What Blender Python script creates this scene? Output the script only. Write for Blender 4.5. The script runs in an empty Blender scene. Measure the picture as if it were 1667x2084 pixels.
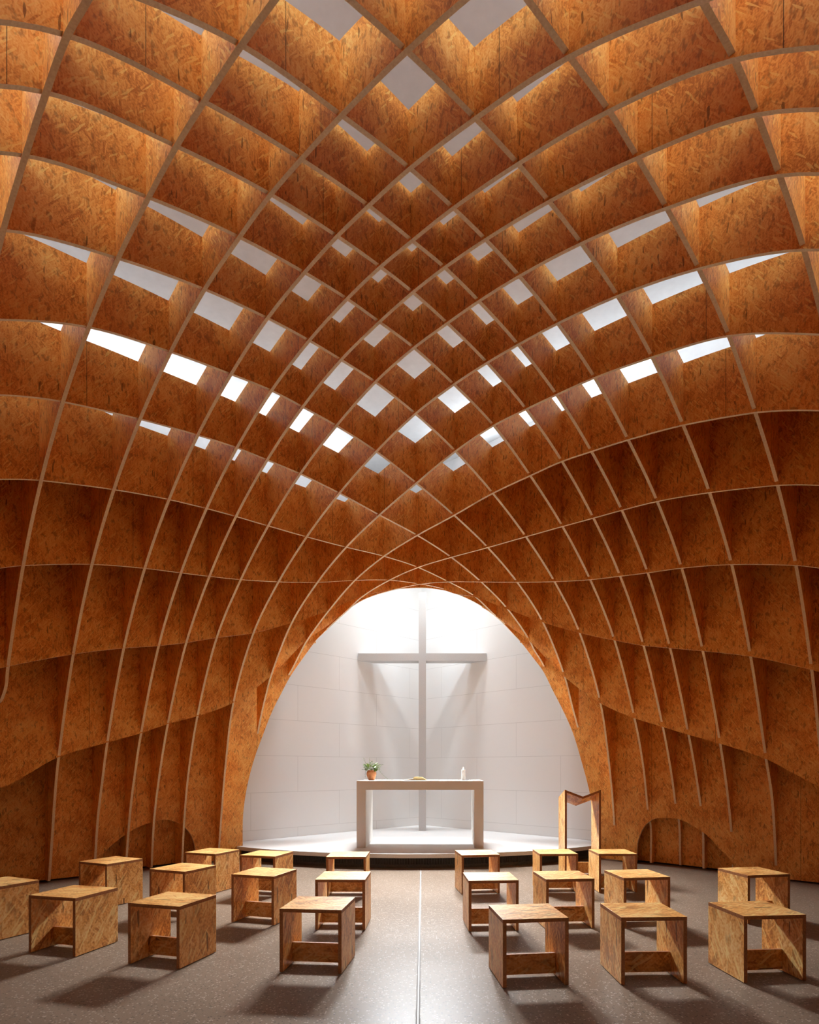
import bpy, bmesh, math, random
from mathutils import Vector, Matrix

SC = bpy.context.scene
COL = SC.collection
random.seed(7)

# ------------------------------------------------------------------ camera model
# The photograph: level camera with a shifted lens, 1667 x 2084 px.
F_PX, PX, VH, EYE = 1234.3, 876.0, 1564.6, 1.431
LF, LCX = 1235.5, 837.7                      # lattice axes seen in the picture


def at_floor(u, v, z=0.0):
    """Point of the plane z = const seen at pixel (u, v)."""
    y = F_PX * (EYE - z) / (v - VH)
    return ((u - PX) / F_PX * y, y, z)


def at_depth(u, v, y):
    return ((u - PX) / F_PX * y, y, EYE + (VH - v) * y / F_PX)


def lat(c, d, z):
    """Diagonal rib grid (c, d) to world."""
    xl, yl = (c - d) / 2, (c + d) / 2
    return Vector(((LF * xl + (LCX - PX) * yl) / F_PX, yl, z))


# ------------------------------------------------------------------ helpers
def tag(o, label=None, cat=None, group=None, kind=None):
    if label: o['label'] = label
    if cat: o['category'] = cat
    if group: o['group'] = group
    if kind: o['kind'] = kind
    return o


def empty(name, loc=(0, 0, 0), rz=0.0):
    o = bpy.data.objects.new(name, None)
    o.empty_display_size = 0.2
    COL.objects.link(o)
    o.location = loc
    o.rotation_euler = (0, 0, rz)
    return o


def obj(name, bm, mats, parent=None, smooth=False):
    me = bpy.data.meshes.new(name)
    bm.normal_update()
    bm.to_mesh(me)
    bm.free()
    for m in (mats if isinstance(mats, (list, tuple)) else [mats]):
        me.materials.append(m)
    if smooth:
        for p in me.polygons: p.use_smooth = True
    o = bpy.data.objects.new(name, me)
    COL.objects.link(o)
    if parent: o.parent = parent
    return o


def box_uv(bm, off=(0, 0), swap=False):
    """UV in metres, projected along the dominant axis of each face."""
    uv = bm.loops.layers.uv.get('UVMap') or bm.loops.layers.uv.new('UVMap')
    bm.normal_update()
    for f in bm.faces:
        n = f.normal
        ax = max(range(3), key=lambda i: abs(n[i]))
        for l in f.loops:
            p = l.vert.co
            a, b = [(p.y, p.z), (p.x, p.z), (p.x, p.y)][ax]
            if swap: a, b = b, a
            l[uv].uv = (a + off[0] + ax * 1.7, b + off[1] + ax * 0.9)


def add_box(bm, lo, hi, mat=0, bevel=0.0):
    vs = [bm.verts.new((x, y, z)) for z in (lo[2], hi[2]) for y in (lo[1], hi[1]) for x in (lo[0], hi[0])]
    fs = [(0, 2, 3, 1), (4, 5, 7, 6), (0, 1, 5, 4), (2, 6, 7, 3), (0, 4, 6, 2), (1, 3, 7, 5)]
    out = []
    for f in fs:
        fc = bm.faces.new([vs[i] for i in f]); fc.material_index = mat; out.append(fc)
    if bevel:
        es = list({e for f in out for e in f.edges})
        bmesh.ops.bevel(bm, geom=es, offset=bevel, segments=2, affect='EDGES', profile=0.5)
    return vs


def lathe(bm, prof, seg=32, cx=0, cy=0, cap0=True, cap1=True):
    rings = []
    for r, z in prof:
        rings.append([bm.verts.new((cx + r * math.cos(2 * math.pi * i / seg), cy + r * math.sin(2 * math.pi * i / seg), z)) for i in range(seg)])
    for a, b in zip(rings, rings[1:]):
        for i in range(seg):
            j = (i + 1) % seg
            bm.faces.new((a[i], a[j], b[j], b[i]))
    if cap0: bm.faces.new(list(reversed(rings[0])))
    if cap1: bm.faces.new(rings[-1])


def tube(bm, pts, r, seg=6):
    rings = []
    n = len(pts)
    for i, p in enumerate(pts):
        p = Vector(p)
        t = (Vector(pts[min(i + 1, n - 1)]) - Vector(pts[max(i - 1, 0)])).normalized()
        a = t.orthogonal().normalized(); b = t.cross(a)
        rr = r if not isinstance(r, (list, tuple)) else r[i]
        rings.append([bm.verts.new(p + rr * (math.cos(2 * math.pi * k / seg) * a + math.sin(2 * math.pi * k / seg) * b)) for k in range(seg)])
    for x, y in zip(rings, rings[1:]):
        best = min(range(seg), key=lambda s: sum((x[k].co - y[(k + s) % seg].co).length for k in range(seg)))
        for k in range(seg):
            bm.faces.new((x[k], x[(k + 1) % seg], y[(k + 1 + best) % seg], y[(k + best) % seg]))
    bm.faces.new(list(reversed(rings[0]))); bm.faces.new(rings[-1])


# ------------------------------------------------------------------ materials
class NT:
    def __init__(self, name):
        self.m = bpy.data.materials.new(name)
        self.m.use_nodes = True
        self.t = self.m.node_tree
        self.b = self.t.nodes['Principled BSDF']

    def n(self, typ, **kw):
        nd = self.t.nodes.new(typ)
        for k, v in kw.items():
            if k.startswith('i_'):
                nd.inputs[int(k[2:])].default_value = v
            else:
                setattr(nd, k, v)
        return nd

    def l(self, a, b):
        self.t.links.new(a, b)

    def math(self, op, a, b=None, clamp=False):
        nd = self.n('ShaderNodeMath', operation=op, use_clamp=clamp)
        for i, x in enumerate((a, b)):
            if x is None: continue
            if isinstance(x, (int, float)): nd.inputs[i].default_value = x
            else: self.l(x, nd.inputs[i])
        return nd.outputs[0]

    def mix(self, f, a, b, blend='MIX'):
        nd = self.n('ShaderNodeMix', data_type='RGBA', blend_type=blend)
        for i, x in ((0, f), (6, a), (7, b)):
            if isinstance(x, (int, float)): nd.inputs[i].default_value = x
            elif isinstance(x, tuple): nd.inputs[i].default_value = x if len(x) == 4 else x + (1,)
            else: self.l(x, nd.inputs[i])
        return nd.outputs[2]

    def ramp(self, f, stops):
        nd = self.n('ShaderNodeValToRGB')
        cr = nd.color_ramp
        while len(cr.elements) < len(stops): cr.elements.new(0.5)
        for e, (p, c) in zip(cr.elements, stops):
            e.position = p
            e.color = c if len(c) == 4 else tuple(c) + (1,)
        self.l(f, nd.inputs[0])
        return nd.outputs[0]


def osb(name, dark, mid, light, contrast=1.0, pale=0.1, fleck=0.05, scale=1.0, rough=0.5, seams=False, spec=0.3, aim=1.45, blotch=14, blot=0.6):
    """Pressed strand board: long wood strands lying at many angles, some pale, some dark."""
    k = NT(name)
    uvn = k.n('ShaderNodeUVMap'); uvn.uv_map = 'UVMap'
    src = uvn.outputs[0]
    warp = k.n('ShaderNodeTexNoise', noise_dimensions='2D'); warp.inputs['Scale'].default_value = 3 * scale
    warp.inputs['Detail'].default_value = 0
    k.l(src, warp.inputs['Vector'])
    wv = k.n('ShaderNodeVectorMath', operation='SCALE'); wv.inputs['Scale'].default_value = 0.03 / scale
    k.l(warp.outputs['Color'], wv.inputs[0])
    add = k.n('ShaderNodeVectorMath', operation='ADD')
    k.l(src, add.inputs[0]); k.l(wv.outputs[0], add.inputs[1])

    def strands(rot, sx, sy):
        mp = k.n('ShaderNodeMapping'); mp.inputs['Rotation'].default_value = (0, 0, rot)
        mp2 = k.n('ShaderNodeMapping'); mp2.inputs['Scale'].default_value = (sx * scale, sy * scale, 1)
        k.l(add.outputs[0], mp.inputs[0]); k.l(mp.outputs[0], mp2.inputs[0])
        v = k.n('ShaderNodeTexVoronoi', voronoi_dimensions='2D', feature='F1'); v.inputs['Scale'].default_value = 1
        v.inputs['Randomness'].default_value = 1
        k.l(mp2.outputs[0], v.inputs['Vector'])
        s = k.n('ShaderNodeSeparateColor'); k.l(v.outputs['Color'], s.inputs[0])
        return s.outputs
    A = strands(aim + 0.12, 9, 62)
    B = strands(aim - 0.65, 11, 58)
    C = strands(aim + 0.75, 10, 66)
    selA = k.math('GREATER_THAN', B[1], 0.70)
    selB = k.math('GREATER_THAN', C[1], 0.72)
    t1 = k.n('ShaderNodeMix', data_type='FLOAT'); k.l(selA, t1.inputs[0]); k.l(A[0], t1.inputs[2]); k.l(B[0], t1.inputs[3])
    t2 = k.n('ShaderNodeMix', data_type='FLOAT'); k.l(selB, t2.inputs[0]); k.l(t1.outputs[0], t2.inputs[2]); k.l(C[0], t2.inputs[3])
    tone = t2.outputs[0]
    big = k.n('ShaderNodeTexNoise', noise_dimensions='2D'); big.inputs['Scale'].default_value = 2.2 * scale
    big.inputs['Detail'].default_value = 1.5; k.l(src, big.inputs['Vector'])
    fib = k.n('ShaderNodeTexNoise', noise_dimensions='2D'); fib.inputs['Scale'].default_value = 60 * scale
    fib.inputs['Detail'].default_value = 0; k.l(src, fib.inputs['Vector'])
    f = k.math('MULTIPLY_ADD', tone, 0.5 * contrast); f.node.inputs[2].default_value = 0.5 - 0.25 * contrast
    f = k.math('ADD', f, k.math('MULTIPLY', k.math('SUBTRACT', big.outputs[0], 0.5), 0.9 * contrast))
    f = k.math('ADD', f, k.math('MULTIPLY', k.math('SUBTRACT', fib.outputs[0], 0.5), 0.5 * contrast), clamp=True)
    col = k.ramp(f, [(0.1, dark), (0.5, mid), (0.92, light)])
    bl = k.n('ShaderNodeTexNoise', noise_dimensions='2D'); bl.inputs['Scale'].default_value = blotch * scale
    bl.inputs['Detail'].default_value = 2.5; bl.inputs['Roughness'].default_value = 0.6
    bm_ = k.n('ShaderNodeMapping'); bm_.inputs['Scale'].default_value = (1, 0.55, 1); bm_.inputs['Rotation'].default_value = (0, 0, aim - 1.57)
    k.l(add.outputs[0], bm_.inputs[0]); k.l(bm_.outputs[0], bl.inputs['Vector'])
    bf = k.ramp(bl.outputs[0], [(0.57, (0, 0, 0)), (0.70, (1, 1, 1))])
    bfm = k.math('MULTIPLY', bf, blot)
    col = k.mix(bfm, col, tuple(x * 0.55 for x in dark))
    # pale strands and dark bark flecks
    pl = k.math('MULTIPLY', k.math('GREATER_THAN', C[2], 1 - pale), 0.55)
    col = k.mix(pl, col, tuple(min(1, x * 1.25) for x in light))
    fl = k.math('MULTIPLY', k.math('LESS_THAN', A[2], fleck), k.math('MULTIPLY', k.math('GREATER_THAN', big.outputs[0], 0.47), 0.75))
    col = k.mix(fl, col, tuple(x * 0.28 for x in dark))
    if seams:
        sp = k.n('ShaderNodeSeparateXYZ'); k.l(src, sp.inputs[0])
        fr = k.math('FRACT', k.math('MULTIPLY', sp.outputs[0], 1 / 1.9))
        sm = k.math('MULTIPLY', k.math('LESS_THAN', fr, 0.0022), 0.8)
        col = k.mix(sm, col, (0.02, 0.008, 0.003))
    k.l(col, k.b.inputs['Base Color'])
    k.b.inputs['Roughness'].default_value = rough
    k.b.inputs['Specular IOR Level'].default_value = spec
    return k.m


def grain(name, c0, c1, scale=90, rough=0.6, spec=0.3):
    k = NT(name)
    tc = k.n('ShaderNodeTexCoord')
    n = k.n('ShaderNodeTexNoise'); n.inputs['Scale'].default_value = scale; n.inputs['Detail'].default_value = 3
    k.l(tc.outputs['Object'], n.inputs['Vector'])
    k.l(k.ramp(n.outputs[0], [(0.3, c0), (0.7, c1)]), k.b.inputs['Base Color'])
    k.b.inputs['Roughness'].default_value = rough
    k.b.inputs['Specular IOR Level'].default_value = spec
    return k.m

M = {}
M['rib'] = osb('rib_strand_board', (0.58, 0.185, 0.030), (0.86, 0.372, 0.076), (0.95, 0.55, 0.165), contrast=0.95, pale=0.05, fleck=0.008, seams=True, rough=0.5, scale=1.7)
M['rib_edge'] = grain('strand_board_edge', (0.80, 0.60, 0.37), (0.95, 0.78, 0.54), 70)
M['stool'] = osb('stool_strand_board', (0.50, 0.185, 0.045), (0.84, 0.415, 0.115), (0.94, 0.64, 0.27), contrast=1.0, pale=0.10, fleck=0.02, rough=0.34, spec=0.4, blotch=9, blot=0.5)
M['stool_edge_shaded'] = grain('stool_board_edge_shaded', (0.27, 0.095, 0.03), (0.43, 0.17, 0.055), 80, 0.55)  # shade on the edges facing the camera is put into this darker brown
M['white'] = grain('white_plaster', (0.80, 0.79, 0.775), (0.86, 0.85, 0.84), 25, 0.8, 0.2)
M['arch'] = grain('dark_arch_back', (0.035, 0.03, 0.026), (0.05, 0.043, 0.037), 25, 0.8, 0.2)  # unseen back of the arch, blackened to soak up lamp bounce
M['altar'] = grain('pale_altar_plaster', (0.76, 0.73, 0.69), (0.84, 0.81, 0.78), 160, 0.7, 0.2)
M['cross'] = grain('cross_white_paint', (0.56, 0.55, 0.545), (0.60, 0.59, 0.585), 60, 0.7, 0.2)
M['grille'] = grain('dark_grille_metal', (0.05, 0.048, 0.048), (0.08, 0.077, 0.075), 40, 0.5)
M['dark'] = grain('black_shadow_gap', (0.008, 0.007, 0.006), (0.012, 0.010, 0.009), 40, 0.8)
M['foot'] = grain('grey_glide', (0.25, 0.24, 0.23), (0.32, 0.31, 0.30), 40, 0.5)
M['roof'] = grain('white_roof_lining', (0.80, 0.80, 0.80), (0.85, 0.85, 0.85), 12, 0.9, 0.1)
M['terracotta'] = grain('terracotta', (0.50, 0.17, 0.055), (0.66, 0.28, 0.11), 18, 0.6)
M['wax'] = grain('candle_wax', (0.72, 0.68, 0.62), (0.80, 0.76, 0.70), 20, 0.5)
M['plate'] = grain('glass_grey_plate', (0.45, 0.45, 0.46), (0.55, 0.55, 0.56), 20, 0.25, 0.5)
M['page'] = grain('gilt_page_block', (0.40, 0.28, 0.10), (0.54, 0.40, 0.18), 220, 0.5)
M['paper'] = grain('book_paper', (0.66, 0.58, 0.44), (0.74, 0.66, 0.52), 60, 0.8)
M['cover'] = grain('book_cover', (0.16, 0.09, 0.05), (0.22, 0.13, 0.07), 60, 0.5)
M['leaf'] = grain('green_leaf', (0.07, 0.16, 0.015), (0.26, 0.36, 0.05), 30, 0.5)
M['sprig'] = grain('grey_green_sprig', (0.10, 0.14, 0.06), (0.20, 0.25, 0.12), 30, 0.6)
M['strip'] = grain('steel_joint_strip', (0.62, 0.60, 0.58), (0.75, 0.73, 0.71), 40, 0.3, 0.6)
M['wick'] = grain('wick', (0.02, 0.02, 0.02), (0.03, 0.03, 0.03), 40)


def flame_mat():
    k = NT('candle_flame')
    k.b.inputs['Base Color'].default_value = (1, 0.8, 0.5, 1)
    k.b.inputs['Emission Color'].default_value = (1, 0.72, 0.42, 1)
    k.b.inputs['Emission Strength'].default_value = 14
    return k.m


M['flame'] = flame_mat()


def panel_wall():
    """White wall boards in a running bond, hairline joints."""
    k = NT('white_wall_boards')
    uvn = k.n('ShaderNodeUVMap'); uvn.uv_map = 'UVMap'
    br = k.n('ShaderNodeTexBrick'); br.offset = 0.5; br.offset_frequency = 2
    br.inputs['Color1'].default_value = (0.835, 0.825, 0.81, 1)
    br.inputs['Color2'].default_value = (0.85, 0.84, 0.828, 1)
    br.inputs['Mortar'].default_value = (0.66, 0.645, 0.63, 1)
    br.inputs['Scale'].default_value = 1
    br.inputs['Mortar Size'].default_value = 0.0035
    br.inputs['Mortar Smooth'].default_value = 0.1
    br.inputs['Brick Width'].default_value = 1.9
    br.inputs['Row Height'].default_value = 0.64
    k.l(uvn.outputs[0], br.inputs['Vector'])
    k.l(br.outputs['Color'], k.b.inputs['Base Color'])
    k.b.inputs['Roughness'].default_value = 0.75
    k.b.inputs['Specular IOR Level'].default_value = 0.2
    return k.m


M['panel'] = panel_wall()


def terrazzo():
    k = NT('ground_concrete_floor')
    tc = k.n('ShaderNodeTexCoord'); P = tc.outputs['Object']
    n1 = k.n('ShaderNodeTexNoise'); n1.inputs['Scale'].default_value = 0.9; n1.inputs['Detail'].default_value = 5; k.l(P, n1.inputs[0])
    n2 = k.n('ShaderNodeTexNoise'); n2.inputs['Scale'].default_value = 160; n2.inputs['Detail'].default_value = 2; k.l(P, n2.inputs[0])
    base = k.ramp(n1.outputs[0], [(0.3, (0.205, 0.145, 0.102)), (0.7, (0.255, 0.182, 0.13))])
    base = k.mix(0.55, base, k.ramp(n2.outputs[0], [(0.32, (0.55, 0.55, 0.55)), (0.68, (1.0, 1.0, 1.0))]), 'MULTIPLY')
    v = k.n('ShaderNodeTexVoronoi', voronoi_dimensions='2D'); v.inputs['Scale'].default_value = 75; k.l(P, v.inputs['Vector'])
    s = k.n('ShaderNodeSeparateColor'); k.l(v.outputs['Color'], s.inputs[0])
    inner = k.math('LESS_THAN', v.outputs['Distance'], 0.42)
    pale = k.math('MULTIPLY', inner, k.math('MULTIPLY', k.math('GREATER_THAN', s.outputs[0], 0.88), 0.42))
    base = k.mix(pale, base, (0.62, 0.53, 0.45))
    dk = k.math('MULTIPLY', inner, k.math('MULTIPLY', k.math('LESS_THAN', s.outputs[0], 0.09), 0.7))
    base = k.mix(dk, base, (0.07, 0.05, 0.04))
    k.l(base, k.b.inputs['Base Color'])
    r = k.ramp(n1.outputs[0], [(0.3, (0.30, 0.30, 0.30)), (0.7, (0.35, 0.35, 0.35))])
    k.l(r, k.b.inputs['Roughness'])
    k.b.inputs['Specular IOR Level'].default_value = 0.07
    return k.m


M['floor'] = terrazzo()


def stage_mat():
    k = NT('pale_stage_screed')
    tc = k.n('ShaderNodeTexCoord'); P = tc.outputs['Object']
    n2 = k.n('ShaderNodeTexNoise'); n2.inputs['Scale'].default_value = 120; n2.inputs['Detail'].default_value = 2; k.l(P, n2.inputs[0])
    k.l(k.ramp(n2.outputs[0], [(0.3, (0.66, 0.63, 0.60)), (0.7, (0.80, 0.775, 0.75))]), k.b.inputs['Base Color'])
    k.b.inputs['Roughness'].default_value = 0.6
    return k.m


M['stage'] = stage_mat()

# ------------------------------------------------------------------ ribbed vault
# Rib planes stand on a diagonal grid: family U at c = const, family D at d = const.
# Heights (m) of the inner edge at each crossing (U row: first D index, values).
CU = {-2: 1.2198, -1: 2.1705, 0: 3.065, 1: 3.8457, 2: 4.4392, 3: 4.9423, 4: 5.5387, 5: 6.3229, 6: 7.217, 7: 8.1722, 8: 9.14, 9: 10.0879, 10: 11.0252, 11: 11.8886, 12: 12.56}
DU = {-2: 1.3638, -1: 2.2707, 0: 3.1305, 1: 3.8849, 2: 4.4497, 3: 4.9405, 4: 5.5157, 5: 6.2618, 6: 7.1246, 7: 8.0493, 8: 8.9864, 9: 9.8963, 10: 10.7927, 11: 11.5842, 12: 12.34}
for i in (-3, -4, -5):
    CU[i] = 9.38 - CU[5 - i]
    DU[i] = 9.38 - DU[5 - i]
NODE_Z = {
    -2: (2, [4.841, 4.846, 4.816, 4.733]),
    -1: (1, [5.029, 5.058, 5.065, 5.035, 4.962, 4.796, 4.505, 4.064, 3.433, 2.505]),
    0: (0, [5.087, 5.163, 5.195, 5.208, 5.177, 5.102, 4.917, 4.617, 4.187, 3.597, 2.720, 1.553]),
    1: (-1, [5.015, 5.163, 5.247, 5.271, 5.277, 5.248, 5.172, 4.984, 4.686, 4.262, 3.683, 2.867, 1.747]),
    2: (-2, [4.820, 5.064, 5.198, 5.270, 5.291, 5.301, 5.276, 5.196, 5.022, 4.720, 4.295, 3.728, 2.956, 1.883]),
    3: (-2, [4.830, 5.059, 5.200, 5.274, 5.303, 5.303, 5.272, 5.196, 5.017, 4.723, 4.312, 3.767, 3.047, 2.021]),
    4: (-2, [4.805, 5.036, 5.180, 5.251, 5.273, 5.271, 5.258, 5.182, 4.999, 4.720, 4.324, 3.820, 3.175, 2.157]),
    5: (-2, [4.718, 4.970, 5.110, 5.172, 5.191, 5.193, 5.174, 5.105, 4.937, 4.683, 4.343, 3.912, 3.328, 2.389]),
    6: (-1, [4.815, 4.938, 5.005, 5.023, 5.029, 5.027, 4.951, 4.798, 4.613, 4.376, 4.042, 3.573, 2.845]),
    7: (-1, [4.496, 4.630, 4.697, 4.729, 4.749, 4.733, 4.703, 4.620, 4.543, 4.424, 4.217, 3.879, 3.509]),
    8: (-1, [4.096, 4.223, 4.299, 4.324, 4.338, 4.355, 4.373, 4.393, 4.422, 4.431, 4.374, 4.246]),
    9: (-1, [3.502, 3.656, 3.741, 3.778, 3.815, 3.862, 3.952, 4.078, 4.224, 4.368, 4.464]),
    10: (-1, [2.517, 2.742, 2.878, 2.971, 3.052, 3.184, 3.371, 3.626, 3.947, 4.273]),
    11: (0, [1.556, 1.761, 1.892, 2.015, 2.161, 2.421, 2.891, 3.548]),
}
ZN = {(m, n0 + i): z for m, (n0, row) in NODE_Z.items() for i, z in enumerate(row)}
ZM = dict(ZN)
for m in range(-5, 12):                       # the vault mirrors left-right and front-back
    for n in range(-5, 12):
        got = [ZM[q] for q in ((n, m), (5 - n, 5 - m), (5 - m, 5 - n)) if q in ZM]
        if (m, n) not in ZM and got: ZN[(m, n)] = sum(got) / len(got)

BOUND_L = [(493, 1748), (493, 1721), (494, 1656), (503, 1596), (517, 1543), (534.5, 1495), (552, 1450), (571, 1412), (589.5, 1377.5), (617, 1337.5), (643, 1303), (656, 1290)]
BOUND_R = [(1207.5, 1748), (1207, 1709), (1205, 1645), (1201, 1612.5), (1184, 1547), (1166.5, 1490), (1146.5, 1445), (1125.5, 1404), (1106.5, 1366), (1084, 1336), (1062, 1308), (1046, 1291)]
ARCH_R = [(1297, 1755), (1297, 1735), (1298.5, 1715), (1305, 1695), (1315, 1678.6), (1331.5, 1667), (1351, 1663.7), (1381, 1667), (1404, 1677), (1429, 1691.8), (1447, 1706.6), (1463.5, 1724.8), (1480, 1741), (1492, 1760), (1496, 1773)]
ARCH_L = [(199, 1782), (204.6, 1744.5), (224.4, 1721.5), (257.4, 1696.7), (283.8, 1682), (313.5, 1672), (330, 1668), (350, 1670.3), (369.6, 1678.5), (383, 1692), (391, 1705), (396, 1721.5), (397, 1731), (398, 1758)]
# traced ends of the rib edges, as pixels in the photograph
U_HI = {-1: [(12.5, 1395), (6, 1417), (0.5, 1428), (-25, 1436), (-60, 1440)],
        0: [(114, 1593), (105.6, 1715), (99.8, 1797)],
        1: [(209.6, 1579.5), (199.6, 1662), (194, 1744.5), (191, 1783)],
        2: [(274, 1579.5), (265.7, 1645.5), (258, 1741), (256, 1774)],
        3: [(322, 1596), (313.5, 1672), (308.6, 1765), (308.4, 1768)],
        4: [(383, 1579.5), (374.6, 1678.5), (371, 1755), (370.6, 1762)],
        5: [(458.7, 1563), (450.5, 1662), (446, 1724.7), (444, 1757)],
        6: [(542, 1412.5), (533, 1450), (524.6, 1492.6), (517, 1530)],
        7: [(607, 1337.5), (597, 1357.5), (584.5, 1380), (575, 1402)],
        8: [(709, 1240.5), (675, 1271.5), (652, 1294)],
        9: [(803, 1200), (777, 1207), (770, 1209)],
        10: [(930, 1209.5), (904, 1201.5), (878, 1198), (860, 1197)],
        11: [(1040, 1277), (1005, 1250), (985, 1238), (970, 1230)]}
D_HI = {0: [(1570.9, 1629), (1579, 1767.7), (1580, 1788)],
        1: [(1478.5, 1606), (1490, 1721.5), (1492, 1778)],
        2: [(1415.8, 1579.5), (1429, 1678.5), (1431, 1770)],
        3: [(1364.6, 1569.7), (1376.8, 1655.5), (1381, 1672), (1383.5, 1764.5)],
        4: [(1308.5, 1563), (1319, 1662), (1323.4, 1682), (1323.6, 1759)],
        5: [(1237.6, 1546.6), (1245.8, 1629), (1250.8, 1716.6), (1251.5, 1750)],
        6: [(1163.3, 1437.7), (1176.5, 1487.2), (1183, 1517), (1188, 1543)],
        7: [(1086.7, 1325), (1103, 1351), (1125, 1402)],
        8: [(1000, 1247.5), (1040, 1284), (1060, 1306)],
        9: [(903, 1200.5), (930, 1209), (940, 1213)],
        10: [(777, 1206), (804, 1199.5), (820, 1197.5), (840, 1196.5)],
        11: [(665, 1277), (707, 1242), (725, 1230.5), (740, 1221)]}
U_LO = {11: [(1605, 1568), (1667, 1600), (1690, 1606), (1730, 1610)]}
D_LO = {11: [(60, 1577), (19, 1600), (0, 1605), (-40, 1608)]}

YCUT = 10.65          # the vault stops here, at the arch to the altar niche
D_WALL, C_WALL = 12.6, 12.86
LO_WALL = -3.05
THICK = 0.030
BASE = 0.022


def back_u(c, u, v):
    """Pixel onto rib plane c = const -> (d, z)."""
    x = (u - LCX) / LF
    y = c / (1 + x)
    return (y * (1 - x), EYE + (VH - v) * y / F_PX)


def back_d(d, u, v):
    x = (u - LCX) / LF
    y = d / (1 - x)
    return (y * (1 + x), EYE + (VH - v) * y / F_PX)


TOP_FIX = {(-2, 5): 0.161, (-2, 6): 0.104, (-2, 7): 0.073, (-1, 2): -0.009, (-1, 3): 0.008, (-1, 4): 0.034, (-1, 5): 0.065, (-1, 6): 0.007, (-1, 7): -0.018, (-1, 8): 0.130, (0, 1): 0.059, (0, 2): 0.065, (0, 3): 0.072, (0, 4): 0.061, (0, 5): 0.014, (0, 6): -0.034, (0, 7): -0.051, (0, 8): -0.002, (1, 0): 0.032, (1, 1): 0.019, (1, 2): 0.025, (1, 3): 0.040, (1, 4): 0.015, (1, 5): -0.011, (1, 6): -0.045, (1, 7): -0.052, (1, 8): -0.005, (2, -1): 0.064, (2, 0): 0.018, (2, 1): 0.002, (2, 2): 0.002, (2, 3): 0.007, (2, 4): 0.002, (2, 5): -0.015, (2, 6): -0.047, (2, 7): -0.044, (2, 8): -0.005, (3, -1): 0.041, (3, 0): -0.010, (3, 1): -0.010, (3, 2): -0.009, (3, 3): -0.005, (3, 4): -0.005, (3, 5): -0.018, (3, 6): -0.048, (3, 7): -0.044, (3, 8): -0.009, (4, -1): 0.033, (4, 0): -0.005, (4, 1): -0.015, (4, 2): -0.017, (4, 3): -0.010, (4, 4): -0.002, (4, 5): -0.012, (4, 6): -0.046, (4, 7): -0.047, (4, 8): -0.012, (5, -2): 0.044, (5, -1): 0.007, (5, 0): -0.013, (5, 1): -0.015, (5, 2): -0.014, (5, 3): -0.008, (5, 4): -0.000, (5, 5): -0.008, (5, 6): -0.049, (5, 7): -0.047, (5, 8): -0.010, (6, -2): 0.023, (6, -1): 0.009, (6, 0): 0.007, (6, 1): 0.012, (6, 2): 0.016, (6, 3): 0.026, (6, 4): 0.026, (6, 5): 0.012, (6, 6): -0.013, (6, 7): -0.029, (6, 8): -0.007, (7, -2): 0.090, (7, -1): 0.018, (7, 0): 0.025, (7, 1): 0.048, (7, 2): 0.069, (7, 3): 0.072, (7, 4): 0.074, (7, 5): 0.063, (7, 6): 0.023, (7, 7): 0.016, (8, -1): 0.130, (8, 0): 0.130, (8, 1): 0.130, (8, 2): 0.130, (8, 3): 0.130, (8, 4): 0.130, (8, 5): 0.130, (8, 6): 0.130}
_CK = sorted(CU); _DK = sorted(DU)


def top_fix(c, d):
    def cell(K, T, g):
        for a, b in zip(K, K[1:]):
            if T[a] <= g <= T[b]: return a, b, (g - T[a]) / (T[b] - T[a])
        return (K[0], K[0], 0) if g < T[K[0]] else (K[-1], K[-1], 0)
    a, b, f = cell(_CK, CU, c); p, q, h = cell(_DK, DU, d)
    G = lambda i, j: TOP_FIX.get((i, j), 0.0)
    return (G(a, p) * (1 - f) + G(b, p) * f) * (1 - h) + (G(a, q) * (1 - f) + G(b, q) * f) * h


TOPC = [5.634176, -0.058556, -0.069309, 0.000191, -0.006043, 0.001969]


def top_z(c, d):
    """Upper edge of the ribs (they get deeper towards the walls)."""
    x, w = (c - d) / 2, (c + d) / 2 - 4.69
    xc, wc = max(-3.4, min(3.4, x)), max(-3.6, min(3.6, w))
    x2, w2 = xc * xc, wc * wc
    t = TOPC[0] + TOPC[1] * x2 + TOPC[2] * w2 + TOPC[3] * x2 * x2 + TOPC[4] * x2 * w2 + TOPC[5] * w2 * w2
    t -= 0.45 * (abs(x - xc)) + 0.22 * abs(w - wc)
    t += 0.18 * max(0.0, c - 8.3)
    return max(t + top_fix(c, d), 3.3)


def spline(P, k=7):
    """Centripetal Catmull-Rom through P."""
    P = [Vector(p) for p in P]
    Q = [2 * P[0] - P[1]] + P + [2 * P[-1] - P[-2]]
    out = []
    for i in range(1, len(Q) - 2):
        p0, p1, p2, p3 = Q[i - 1:i + 3]
        t0 = 0; t1 = t0 + max((p1 - p0).length, 1e-4) ** .5; t2 = t1 + max((p2 - p1).length, 1e-4) ** .5; t3 = t2 + max((p3 - p2).length, 1e-4) ** .5
        for s in range(k):
            t = t1 + (t2 - t1) * s / k
            a1 = (t1 - t) / (t1 - t0) * p0 + (t - t0) / (t1 - t0) * p1
            a2 = (t2 - t) / (t2 - t1) * p1 + (t - t1) / (t2 - t1) * p2
            a3 = (t3 - t) / (t3 - t2) * p2 + (t - t2) / (t3 - t2) * p3
            b1 = (t2 - t) / (t2 - t0) * a1 + (t - t0) / (t2 - t0) * a2
            b2 = (t3 - t) / (t3 - t1) * a2 + (t - t1) / (t3 - t1) * a3
            out.append((t2 - t) / (t2 - t1) * b1 + (t - t1) / (t2 - t1) * b2)
    out.append(P[-1])
    return [tuple(p) for p in out]


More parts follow.
